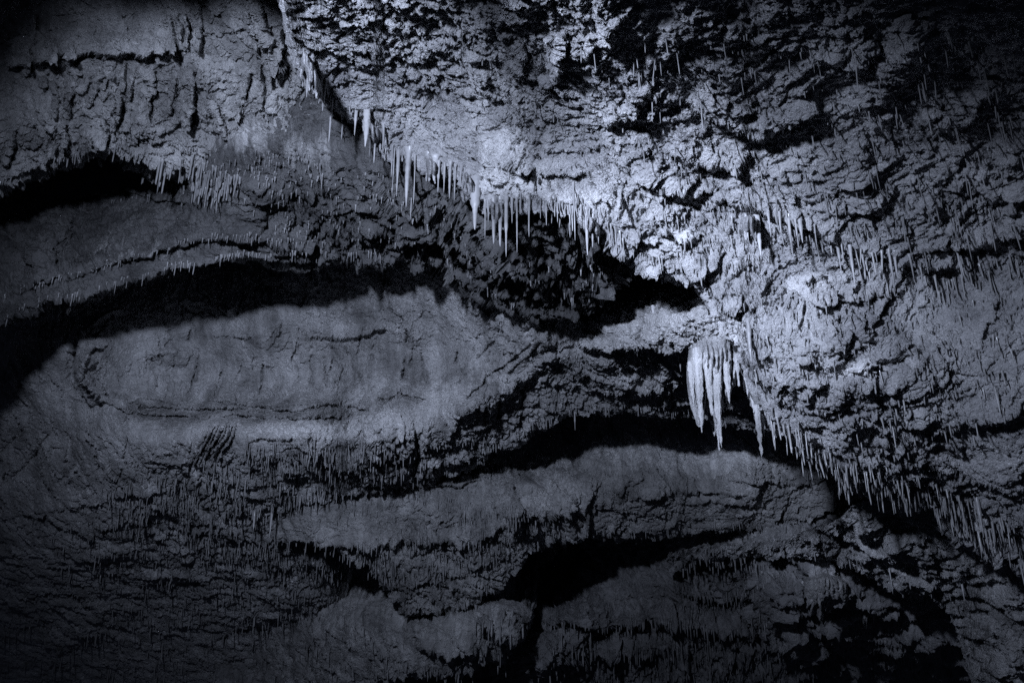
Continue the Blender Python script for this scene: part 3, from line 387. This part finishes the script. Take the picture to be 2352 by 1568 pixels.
# ---- the large stalactites, one by one: x, y of the root, y of the tip, width (picture pixels), look
ORD = ['first', 'second', 'third', 'fourth', 'fifth', 'sixth', 'seventh', 'eighth', 'ninth', 'tenth', 'eleventh', 'twelfth', 'thirteenth', 'fourteenth', 'fifteenth', 'sixteenth', 'seventeenth', 'eighteenth', 'nineteenth', 'twentieth', 'twenty-first', 'twenty-second', 'twenty-third', 'twenty-fourth']
ROWS = {
 ('stalactites along the upper diagonal lip', 'in the dim upper diagonal row'): [(700, 150, 205, 12), (712, 160, 228, 12), (722, 170, 212, 9), (736, 180, 240, 14), (748, 190, 262, 9), (762, 232, 334, 10), (791, 232, 327, 11), (818, 255, 314, 7), (842, 255, 343, 17), (851, 305, 367, 5), (864, 300, 381, 8), (880, 292, 345, 8)],
 ('stalactites along the middle of the diagonal lip', 'in the middle diagonal row'): [(901, 345, 410, 6), (906, 350, 455, 4.5), (915, 355, 448, 9), (940, 352, 482, 15), (945, 440, 506, 4), (953, 366, 475, 4.5), (984, 366, 420, 17), (1001, 370, 417, 14), (1008, 380, 444, 7.5), (1021, 385, 444, 6.5), (1035, 384, 458, 8), (1046, 390, 465, 5.5), (1060, 392, 427, 6), (1068, 398, 448, 5.5), (1078, 404, 448, 6), (1093, 420, 530, 19)],
 ('bright stalactites at the low point of the lip', 'in the bright row at lip bottom'): [(1114, 470, 551, 6), (1120, 472, 510, 6), (1134, 468, 560, 19), (1151, 466, 568, 10), (1163, 464, 591, 12), (1176, 466, 512, 8), (1187, 464, 582, 5), (1196, 455, 484, 5), (1216, 470, 545, 7), (1242, 462, 502, 5), (1254, 466, 518, 5), (1280, 470, 510, 5), (1307, 478, 546, 6), (1317, 430, 556, 6), (1347, 490, 588, 13), (1361, 506, 568, 9), (1372, 515, 560, 6)],
 ('stalactites in the dark niche', 'in the shadowed niche right of the bright rock'): [(1714, 503, 552, 9), (1740, 500, 590, 14), (1765, 500, 545, 7), (1792, 500, 541, 9), (1812, 505, 587, 10), (1827, 510, 573, 5), (1838, 512, 557, 8), (1856, 520, 560, 6), (1872, 528, 566, 5)],
 ('stalactites on the right ledge', 'along the broken ledge on the right'): [(1924, 568, 620, 6), (1953, 575, 660, 9), (1980, 590, 640, 6), (2043, 585, 668, 8), (2056, 590, 638, 7), (2090, 596, 640, 6), (2125, 590, 628, 6), (2200, 585, 640, 5), (2240, 560, 620, 5)],
 ('lone stalactites on the right and lower walls', 'hanging apart on the right and lower rock'): [(1720, 745, 828, 11), (1500, 712, 760, 8), (2050, 980, 1026, 6), (2242, 1140, 1224, 11), (2289, 905, 950, 8), (1869, 1300, 1353, 5), (2041, 1302, 1356, 4), (2209, 1340, 1372, 5), (585, 1170, 1210, 9), (627, 1162, 1228, 9), (1560, 800, 850, 7), (1320, 950, 985, 5)],
}
CONE = [spike(lin([[(0, 1.5), (.08, 1.0), (.3, .8), (.6, .62), (.85, .42), (.97, .25), (1, .06)], [(0, 1.7), (.1, .8), (.2, .9), (.45, .62), (.5, .7), (.8, .42), (1, .1)], [(0, 1.3), (.2, 1.0), (.55, .85), (.62, .5), (.9, .32), (1, .08)]][k % 3]), 12, 22, 300 + k, .14, .14, 3 + k % 3, bend=.07) for k in range(7)]
CONE_ME = [mesh_from('stalactite', V, F, M_stal) for V, F in CONE]
LOOK = lambda w, l: ('broad blunt' if w >= 14 else 'thick tapering' if w >= 9 and l < 70 else 'long stout' if w >= 9 else 'long thin' if l > 70 else 'slender' if l > 45 else 'short thin')
def put(me, name, p, rad, length, rz, lean=(0, 0)):
    o = bpy.data.objects.new(name, me); sc.collection.objects.link(o)
    o.location = p; o.scale = (rad, rad, length); o.rotation_euler = (lean[0], lean[1], rz); return o
for (grp, where), items in ROWS.items():
    for k, (x, y0, y1, wpx) in enumerate(sorted(items)):
        r = root_at(x, y0, .02)
        if r is None: continue
        p, d = r; L = (y1 - y0) * d / FPX / .95 + .05; p = p + np.array([0, 0, .04])
        o = put(CONE_ME[(k * 3 + len(grp)) % 7], 'stalactite', p, wpx * rng.uniform(.36, .60) * d / FPX, L, rng.uniform(0, 6.28))
        tag(o, f'{LOOK(wpx, y1 - y0)} stalactite, {ORD[k]} from left {where}', 'stalactite', grp)

# ---- soda straws: along lips and scattered over the undersides
straws = []    # x, y, len px, width px, cluster
def inpoly(x, y, poly):
    c = False; n = len(poly)
    for a in range(n):
        x1, y1 = poly[a]; x2, y2 = poly[a - 1]
        if (y1 > y) != (y2 > y) and x < (x2 - x1) * (y - y1) / (y2 - y1) + x1: c = not c
    return c
def scatter(poly, n, l0, l1, w0, w1, cl, clump=.42):
    xs = [p[0] for p in poly]; ys = [p[1] for p in poly]; k = 0; tries = 0
    while k < n and tries < n * 40:
        tries += 1; x = rng.uniform(min(xs), max(xs)); y = rng.uniform(min(ys), max(ys))
        if not inpoly(x, y, poly): continue
        if clump and (math.sin(x * .037 + y * .021) * math.sin(y * .05 - x * .013) + rng.random() * 1.2) < clump: continue
        straws.append((x, y, l0 * .7 + (l1 - l0) * rng.random() ** 2.8, rng.uniform(w0, w1), cl)); k += 1
def along(line, n, l0, l1, w0, w1, cl, jit=5, up=6):
    L = [math.dist(line[k], line[k + 1]) for k in range(len(line) - 1)]; T = sum(L)
    for k in range(n):
        t = rng.random() * T; q = 0
        while q < len(L) - 1 and t > L[q]: t -= L[q]; q += 1
        f = min(1, t / L[q]); x = line[q][0] + (line[q + 1][0] - line[q][0]) * f + rng.gauss(0, 3); y = line[q][1] + (line[q + 1][1] - line[q][1]) * f - up - abs(rng.gauss(0, jit))
        straws.append((x, y, l0 * .7 + (l1 - l0) * rng.random() ** 2.6, rng.uniform(w0, w1), cl))
def on_lip(layer, xa, xb, n, l0, l1, w0, w1, cl, jit=4, up=4):
    xs, ly = LAYERS[layer]['ly']
    pts = [(x, float(np.interp(x, xs, ly))) for x in np.arange(xa, xb, 4)]
    for k in range(n):
        q = rng.randrange(len(pts)); x, y = pts[q]
        if math.sin(x * .11 + layer) + math.sin(x * .043 + 1.3 * layer) + rng.random() * 1.6 < .25: continue
        straws.append((x + rng.uniform(-2, 2), y - up - abs(rng.gauss(0, jit)), l0 * .7 + (l1 - l0) * rng.random() ** 2.6, rng.uniform(w0, w1), cl))
CL = {
 'fringe': 'pale soda straw in the dense fringe along the lower right lip', 'band': 'soda straw on the broken ledge crossing the right side', 'roof': 'long hair-thin soda straw hanging from the rough upper ceiling',
 'lip': 'bright soda straw on the lit diagonal lip', 'ledge': 'tiny soda straw under the long left ledge', 'face': 'stubby soda straw on the dark rock above the long ledge', 'pipes': 'packed thick soda straw in the organ-like cluster at upper left',
 'brow': 'tiny soda straw on the brow over the second alcove', 'under': 'fine soda straw on the underside below the large alcove', 'low': 'dim soda straw in the lower left bands', 'fold': 'fine soda straw beneath the fluted flowstone in the middle',
 'pit': 'soda straw on the rim of the lowest black recess', 'back': 'dim soda straw on the far back wall', 'body': 'short soda straw on the bright rugged rock at right', 'hollow': 'small soda straw at the mouth of the upper left hollow', 'slope': 'small soda straw under the dim slope at lower right', 'knoll': 'soda straw under the bulging mass at bottom centre'}
scatter([(1745, 985), (1830, 1005), (2000, 1065), (2150, 1110), (2330, 1200), (2352, 1290), (2250, 1240), (2100, 1150), (1950, 1110), (1830, 1060)], 420, 8, 52, 2.2, 6.2, 'fringe')
on_lip(0, 1750, 2350, 200, 8, 62, 2.2, 6.5, 'fringe', 14)
scatter([(1860, 545), (2050, 580), (2352, 590), (2352, 660), (2100, 650), (1950, 625)], 95, 12, 60, 3.6, 5.5, 'band')
scatter([(1300, 100), (2352, 60), (2352, 560), (2050, 560), (1500, 400)], 300, 14, 70, 2.6, 3.8, 'roof', .5)
scatter([(950, 150), (1300, 100), (1400, 400), (1120, 440)], 40, 10, 30, 2.4, 3.2, 'roof')
on_lip(0, 1090, 1720, 130, 6, 34, 2.6, 5, 'lip', 8); on_lip(0, 690, 1090, 46, 6, 30, 3, 5, 'lip', 8)
scatter([(1250, 455), (1380, 480), (1460, 560), (1380, 540), (1290, 490)], 70, 12, 50, 3, 5, 'lip'); scatter([(1400, 440), (1750, 470), (1860, 540), (1700, 640), (1560, 590)], 170, 8, 26, 3, 4.5, 'lip')
on_lip(2, 10, 900, 190, 6, 30, 2.2, 3.4, 'ledge'); along([(0, 690), (100, 650), (200, 625), (300, 600), (420, 560), (540, 545), (640, 560), (760, 560)], 110, 6, 20, 2, 3, 'ledge', 6, 0)
on_lip(2, 900, 1450, 140, 6, 24, 2.2, 3.4, 'ledge')
scatter([(560, 400), (900, 400), (1000, 470), (1120, 600), (1400, 600), (1360, 680), (1180, 680), (1050, 590), (900, 570), (560, 560)], 330, 5, 17, 2.2, 3.6, 'face')
scatter([(365, 365), (470, 370), (560, 410), (545, 450), (430, 440), (365, 420)], 120, 20, 66, 4, 7, 'pipes'); scatter([(340, 340), (700, 350), (760, 400), (600, 420), (400, 360)], 110, 5, 22, 2.4, 4, 'pipes')
on_lip(1, 0, 400, 60, 8, 34, 2.6, 5, 'hollow'); along([(330, 425), (420, 440), (330, 460), (250, 470)], 30, 8, 24, 2, 3, 'hollow')
on_lip(3, 890, 1600, 200, 5, 24, 2, 3.2, 'brow', 5, 3); scatter([(850, 1060), (1100, 1030), (1280, 950), (1300, 930), (1050, 1000)], 90, 5, 14, 2, 3, 'brow')
scatter([(230, 1120), (560, 1040), (860, 1020), (1010, 1060), (850, 1120), (640, 1170), (600, 1235), (300, 1225)], 620, 8, 36, 2, 3.4, 'under', .35); scatter([(560, 1000), (880, 1010), (880, 1060), (560, 1060)], 60, 10, 40, 2.4, 4, 'under')
scatter([(430, 1235), (900, 1250), (930, 1320), (820, 1350), (560, 1300)], 420, 8, 30, 2, 3.2, 'low', .3); scatter([(60, 1180), (420, 1210), (700, 1340), (900, 1400), (600, 1460), (200, 1400)], 300, 8, 26, 2, 3.2, 'low', .5); scatter([(0, 1420), (900, 1400), (900, 1568), (0, 1568)], 220, 8, 40, 2, 3.6, 'low', .6)
scatter([(950, 1130), (1100, 1150), (1280, 1170), (1290, 1205), (1080, 1200), (960, 1180)], 190, 8, 34, 2, 3.4, 'fold'); scatter([(900, 1200), (1200, 1215), (1130, 1310), (960, 1360)], 220, 7, 24, 2, 3, 'fold', .3); scatter([(640, 1140), (900, 1130), (900, 1180), (700, 1200)], 50, 6, 22, 2, 3, 'fold')
on_lip(4, 940, 1950, 170, 5, 24, 2, 3.2, 'pit', 4, 3)
on_lip(6, 930, 1215, 70, 8, 34, 2.4, 4, 'knoll', 6, 4); scatter([(1080, 1380), (1215, 1400), (1210, 1450), (1090, 1440)], 60, 20, 50, 3.5, 6, 'knoll')
on_lip(5, 1600, 2225, 90, 5, 26, 2.2, 3.6, 'slope', 4, 3)
for ln, n in (([(1210, 1430), (1350, 1440), (1480, 1425), (1560, 1430), (1650, 1450), (1760, 1440)], 160), ([(1560, 1310), (1640, 1300), (1700, 1290), (1780, 1310)], 100), ([(1560, 1350), (1640, 1380), (1700, 1370), (1780, 1330)], 110), ([(1300, 1500), (1420, 1500), (1560, 1490)], 120), ([(1540, 1400), (1660, 1410), (1750, 1430)], 90)):
    along(ln, n, 10, 34, 2.6, 4.6, 'back', 8, 0)
scatter([(1230, 1440), (1800, 1440), (1900, 1568), (1000, 1568)], 260, 10, 44, 2.4, 4.4, 'back', .5)
scatter([(1690, 640), (2150, 650), (2352, 700), (2352, 960), (2100, 1080), (1860, 1010), (1740, 900)], 330, 7, 34, 2.8, 4.8, 'body', .4)
built = []
for (x, y, l, wd, cl) in straws:
    r = root_at(x, y, .01)
    if r is None: continue
    p, d = r; p = p + np.array([0, 0, .012])
    L = l * d / FPX / .95 + .012
    # shown only where its middle is not inside the rock
    vis = seen(p - np.array([0, 0, L * .6]), .02) * 1.0
    built.append((l * wd * (.35 + .65 * vis) * (3 if d < 7 else 1), p, wd * .5 * d / FPX, L, cl))
built.sort(key=lambda b: -b[0])
NI = 300
PLACES = [(700, 150, 'under the top of the diagonal lip'), (880, 330, 'beside the dim upper stalactite row'), (1010, 400, 'beside the middle stalactite row'), (1150, 480, 'by the bright low stalactites'), (1330, 500, 'over the dark gap below the bright rock'), (1500, 570, 'on the bright lip over the small alcove'), (1620, 650, 'where the bright lip turns down'), (1700, 740, 'above the flowstone drapery'),
 (1560, 480, 'on the bright rock below the dark slot'), (1720, 540, 'left of the dark niche'), (1850, 560, 'right of the dark niche'), (1990, 590, 'on the right ledge near its left end'), (2120, 610, 'on the middle of the right ledge'), (2270, 600, 'on the right ledge by the dark overhang'), (1400, 180, 'on the roof by the top black hollow'), (1560, 200, 'on the roof above the big boulder-like knob'), (1700, 180, 'on the upper roof among dark hollows'), (1860, 200, 'on the shadowed upper roof'),
 (2050, 150, 'near the pale buttress of the roof'), (2250, 200, 'in the dim upper right corner'), (1600, 350, 'below the boulder-like knob'), (1780, 370, 'on the smooth roof panel'), (1980, 400, 'under the small roof hollow'), (2200, 400, 'on the rough roof right of centre'), (2300, 500, 'just above the right dark overhang'), (1200, 250, 'on the lit slope above the stalactites'), (1800, 700, 'on the rugged rock right of the drapery'), (1950, 780, 'on the broken slabs at right'), (2150, 780, 'on the smooth dim right flank'), (1860, 900, 'on the ribbed rock over the fringe'),
 (2100, 900, 'over the lower right crack'), (1780, 990, 'in the fringe beside the drapery'), (1850, 1030, 'in the left part of the lower fringe'), (1950, 1080, 'in the dense middle of the lower fringe'), (2060, 1120, 'in the lower fringe over the black gap'), (2180, 1180, 'in the right part of the lower fringe'), (2300, 1260, 'at the far right end of the fringe'), (430, 400, 'in the organ-like cluster at upper left'), (600, 400, 'right of the organ-like cluster'), (100, 400, 'at the mouth of the left hollow'), (300, 370, 'over the left hollow'), (300, 620, 'under the long left ledge'), (700, 590, 'under the middle of the long ledge'), (1150, 680, 'under the dark rock lobe'),
 (640, 1180, 'in the band below the large alcove'), (400, 1150, 'in the lower left underside band'), (850, 1080, 'below the pale alcove sill'), (1100, 1190, 'beneath the fluted middle flowstone'), (1250, 950, 'over the second alcove'), (1500, 1230, 'over the lowest black recess'), (1150, 1450, 'on the bottom centre bulge'), (1500, 1430, 'on the far back wall'), (300, 1480, 'in the dark bottom left')]
cells = {}
for (_, p, rad, L, cl) in built[:NI]:
    x, y = img(p); q = min(PLACES, key=lambda a: (a[0] - x) ** 2 + (a[1] - y) ** 2)[2]; lp = L * FPX / ((p - CAM) @ FV)
    look = ('very long' if lp > 55 else 'long' if lp > 42 else 'medium-long' if lp > 30 else 'short' if lp > 18 else 'stubby') + (' slim' if rad * 2 * FPX / ((p - CAM) @ FV) < 4 else ' thicker')
    cells.setdefault((look, q), []).append((x, p, rad, L, cl))
k = 0
for (look, q), ls in cells.items():
    ls.sort(key=lambda a: a[0])
    for n, (x, p, rad, L, cl) in enumerate(ls):
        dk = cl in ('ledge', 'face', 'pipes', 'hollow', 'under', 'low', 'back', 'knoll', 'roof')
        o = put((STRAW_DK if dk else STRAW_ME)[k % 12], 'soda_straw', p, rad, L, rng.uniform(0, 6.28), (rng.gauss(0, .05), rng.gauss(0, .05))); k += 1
        pos = '' if len(ls) == 1 else (', ' + ORD[n] + ' from left' if n < 20 else '')
        tag(o, f'{look} soda straw {q}{pos}', 'soda straw', 'soda straws ' + CL[cl].split('soda straw ')[1])
VV = []; FF3 = []; n0 = 0
for k, (_, p, rad, L, cl) in enumerate(built[NI:]):
    V, F = STRAW[k % 12]; a = rng.uniform(0, 6.28); c, s_ = math.cos(a), math.sin(a)
    W = np.stack([(V[:, 0] * c - V[:, 1] * s_) * rad, (V[:, 0] * s_ + V[:, 1] * c) * rad, V[:, 2] * L], -1) + p + np.stack([V[:, 2] * L * rng.gauss(0, .03), V[:, 2] * L * rng.gauss(0, .03), V[:, 2] * 0], -1)
    VV.append(W); FF3 += [tuple(i + n0 for i in f) for f in F if len(set(f)) == 4]; n0 += len(V)
tag(link_mesh('soda_straw_fringe', np.concatenate(VV), FF3, M_dkcalc), 'countless tiny soda straws bristling from every underside of the cave', 'dripstone', None, 'stuff')
print('straws', len(built), round(time.time() - T0, 1))

# ---- flowstone curtains: fluted sheets that hang from the rock and end in points
from mathutils import Vector
def curtain(name, root, x0, x1, top, bot, d, flutes, fd, seed, mat=None, thick=.10, bulge=.0, nx=90, ny=46, kx=1.0, SINK=0.0):
    u = np.linspace(0, 1, nx); xs = x0 + (x1 - x0) * u
    ty = np.interp(xs, [p[0] for p in top], [p[1] for p in top]); by = np.interp(xs, [p[0] for p in bot], [p[1] for p in bot])
    by = by + perlin(np.stack([xs / 7, xs * 0 + seed, xs * 0], -1), seed) * 9
    v = np.linspace(0, 1, ny)[:, None]; X = np.repeat(xs[None], ny, 0); Y = ty + (by - ty) * v
    X = X + (xs.mean() - X) * (1 - kx) * v + perlin(np.stack([Y / 60, X / 40, X * 0 + seed], -1), seed + 1) * 5
    ph = u[None] * flutes * math.pi * 2 + perlin(np.stack([Y / 90, X / 50, X * 0 + seed], -1), seed + 2) * 2.2
    fl = (np.abs(np.sin(ph * .5)) ** .7 - .5) * fd + perlin(np.stack([X / 9, Y / 60, X * 0 + seed], -1), seed + 3) * fd * .7 + perlin(np.stack([X / 14, Y / 14, X * 0 + seed], -1), seed + 4) * fd * .25
    edge = np.sin(np.pi * np.clip(u, 0.0, 1))[None] ** .5
    taper = np.clip((1 - v) * 6, 0.05, 1) ** .5
    dd = d if np.isscalar(d) else np.interp(xs, [p[0] for p in d], [p[1] for p in d])[None]
    Fd = dd - (thick * .5 + fl * np.clip(v * 3 + .3, 0, 1) + bulge * np.sin(np.pi * np.clip(v * .8 + .2, 0, 1))) * edge * taper + SINK * ((1 - edge) + (1 - np.clip(v * 5, 0, 1))); Bd = np.maximum(dd + thick * .8 * edge * taper, Fd + .02)
    Pf = P3(X, Y, Fd + 0 * X).reshape(-1, 3); Pb = P3(X, Y, Bd + 0 * X).reshape(-1, 3); n = nx * ny; idx = np.arange(n).reshape(ny, nx)
    q = np.stack([idx[:-1, :-1], idx[1:, :-1], idx[1:, 1:], idx[:-1, 1:]], -1).reshape(-1, 4); F = [q, q[:, ::-1] + n]
    def strip(e): F.append(np.stack([e[:-1], e[1:], e[1:] + n, e[:-1] + n], -1))
    strip(idx[-1]); strip(idx[0][::-1]); strip(idx[:, 0]); strip(idx[::-1, -1])
    o = link_mesh(name, np.concatenate([Pf, Pb]) - (np.array(root.location) if root else 0), np.concatenate(F), mat or M_flow, root); return o
def empty(name, x, y, d, label, cat, group=None):
    e = bpy.data.objects.new(name, None); sc.collection.objects.link(e); e.location = P3(x, y, d); bpy.context.view_layer.update(); return tag(e, label, cat, group)
FL_ME = [spike(lin([(0, .8), (.1, 1.0), (.3, .9), (.55, .8), (.7, .52), (.92, .3), (1, .05)]), 26, 30, 400 + k, .05, .13, 4 + k % 3, .9, .03) for k in range(4)]
d0 = 6.55; root = empty('flowstone_drapery', 1650, 800, d0, 'large bright fluted flowstone drapery with long dripping points beside the black recess', 'flowstone')
curtain('curtain', root, 1578, 1712, [(1568, 812), (1600, 785), (1650, 772), (1700, 770), (1728, 790)], [(1568, 850), (1582, 915), (1596, 960), (1606, 985), (1616, 975), (1624, 900), (1632, 930), (1645, 1005), (1652, 985), (1658, 900), (1668, 930), (1676, 870), (1690, 890), (1700, 840), (1711, 905), (1720, 850), (1728, 830)], d0, 13, .15, 3, thick=.12, bulge=.08, SINK=.22)
curtain('back_fold', root, 1600, 1700, [(1600, 790), (1700, 780)], [(1600, 880), (1625, 960), (1640, 1000), (1660, 940), (1680, 900), (1700, 860)], d0 + .18, 5, .1, 8)
for k, (x, y0, y1, wpx, dd) in enumerate([(1600, 800, 975, 24, -.10), (1624, 810, 950, 20, -.10), (1642, 830, 1020, 20, -.12), (1666, 810, 925, 17, -.12), (1690, 800, 885, 15, -.1), (1586, 830, 925, 15, -.05), (1711, 830, 915, 9, -.06), (1609, 950, 992, 5, 0), (1648, 985, 1032, 5, -.08), (1738, 930, 1048, 14, -.1), (1750, 950, 1010, 8, 0), (1727, 900, 960, 6, 0)]):
    d = d0 + dd; p = P3(x, y0, d); L = (y1 - y0) * d / FPX / .95; V, F = FL_ME[k % 4]; rad = wpx * .5 * d / FPX
    me = mesh_from('fold', V * np.array([rad, rad * .8, L]), F, M_flow); o = bpy.data.objects.new('fold' if wpx > 13 else 'drip_point', me); sc.collection.objects.link(o)
    o.parent = root; o.location = Vector(p) - root.location
def wall_d(x, y, off=.12): return hit(x, y) - off
for (lab, x0, x1, top, bot, fl, fd, sd, off, mt) in [
    ('rounded fluted flowstone block on the bottom centre bulge', 1086, 1222, [(1086, 1395), (1110, 1378), (1160, 1374), (1200, 1384), (1222, 1402)], [(1086, 1420), (1100, 1438), (1120, 1430), (1150, 1452), (1165, 1475), (1190, 1478), (1205, 1450), (1222, 1425)], 11, .10, 21, .25, M_wall),
    ('ragged flowstone apron fused to the top of the diagonal row', 684, 742, [(684, 60), (700, 100), (742, 190)], [(684, 150), (692, 175), (700, 160), (712, 205), (720, 195), (728, 222), (736, 215), (742, 240)], 6, .08, 31, 2, M_stal),
    ('narrow flowstone apron between stalactites beside the thick upper cone', 826, 880, [(826, 250), (850, 268), (880, 305)], [(826, 278), (836, 296), (846, 305), (856, 330), (866, 322), (874, 345), (880, 335)], 6, .07, 32, 2, M_stal),
    ('blocky dark apron of fused stalactites mid-way along the lip', 972, 1012, [(972, 350), (990, 360), (1012, 372)], [(972, 380), (980, 412), (992, 408), (1000, 416), (1006, 400), (1012, 395)], 4, .08, 33, 2, M_stal),
    ('ragged apron of fused stalactites left of the bright point', 1056, 1104, [(1056, 385), (1080, 400), (1104, 440)], [(1056, 402), (1064, 425), (1074, 420), (1084, 450), (1094, 470), (1104, 465)], 5, .08, 34, 2, M_stal),
    ('bright fluted apron at the lowest point of the lip', 1108, 1178, [(1108, 455), (1140, 456), (1178, 450)], [(1108, 475), (1118, 500), (1128, 488), (1138, 530), (1148, 505), (1156, 522), (1166, 500), (1178, 485)], 7, .08, 35, 2, M_stal),
    ('small ragged apron over the dark gap right of the low row', 1330, 1384, [(1330, 478), (1355, 490), (1384, 520)], [(1330, 500), (1340, 520), (1350, 545), (1360, 530), (1370, 552), (1384, 540)], 5, .07, 36, 2, M_stal),
    ('pillar-like apron at the left side of the dark niche', 1700, 1752, [(1700, 490), (1725, 488), (1752, 496)], [(1700, 520), (1712, 545), (1722, 528), (1736, 560), (1746, 535), (1752, 525)], 5, .07, 37, 2, M_stal),
    ('fan of flowstone folds in the middle of the low pale wall', 1105, 1275, [(1105, 1105), (1160, 1090), (1220, 1095), (1275, 1120)], [(1105, 1130), (1125, 1165), (1140, 1150), (1160, 1188), (1178, 1168), (1195, 1200), (1215, 1175), (1235, 1192), (1255, 1160), (1275, 1165)], 9, .10, 22, .12, M_pale),
    ('pale ribbed flowstone in the small arch at lower right', 1845, 1945, [(1845, 1328), (1890, 1312), (1945, 1330)], [(1845, 1368), (1880, 1382), (1910, 1372), (1945, 1378)], 10, .10, 26, .3, M_pale)]:
    xm = (x0 + x1) / 2; ym = np.interp(xm, [p[0] for p in top], [p[1] for p in top]); d = (wall_d(xm, ym + 8, off) if off < 1 else hit(xm, ym) + .05)
    e = empty('flowstone_curtain', xm, ym, d, lab, 'flowstone', 'smaller flowstone curtains'); curtain('fluted_sheet', e, x0, x1, top, bot, d, fl, fd, sd, mt, thick=.14, bulge=.15, nx=70, ny=30, SINK=.5)
    for q in range(1, len(bot) - 1, 2):
        V, F = FL_ME[q % 4]; L = 22 * d / FPX; rad = 3.2 * d / FPX; me = mesh_from('drip_point', V * np.array([rad, rad, L]), F, mt); o = bpy.data.objects.new('drip_point', me); sc.collection.objects.link(o); o.parent = e; o.location = Vector(P3(bot[q][0], bot[q][1] - 14, d - .03)) - e.location
print('done', round(time.time() - T0, 1))
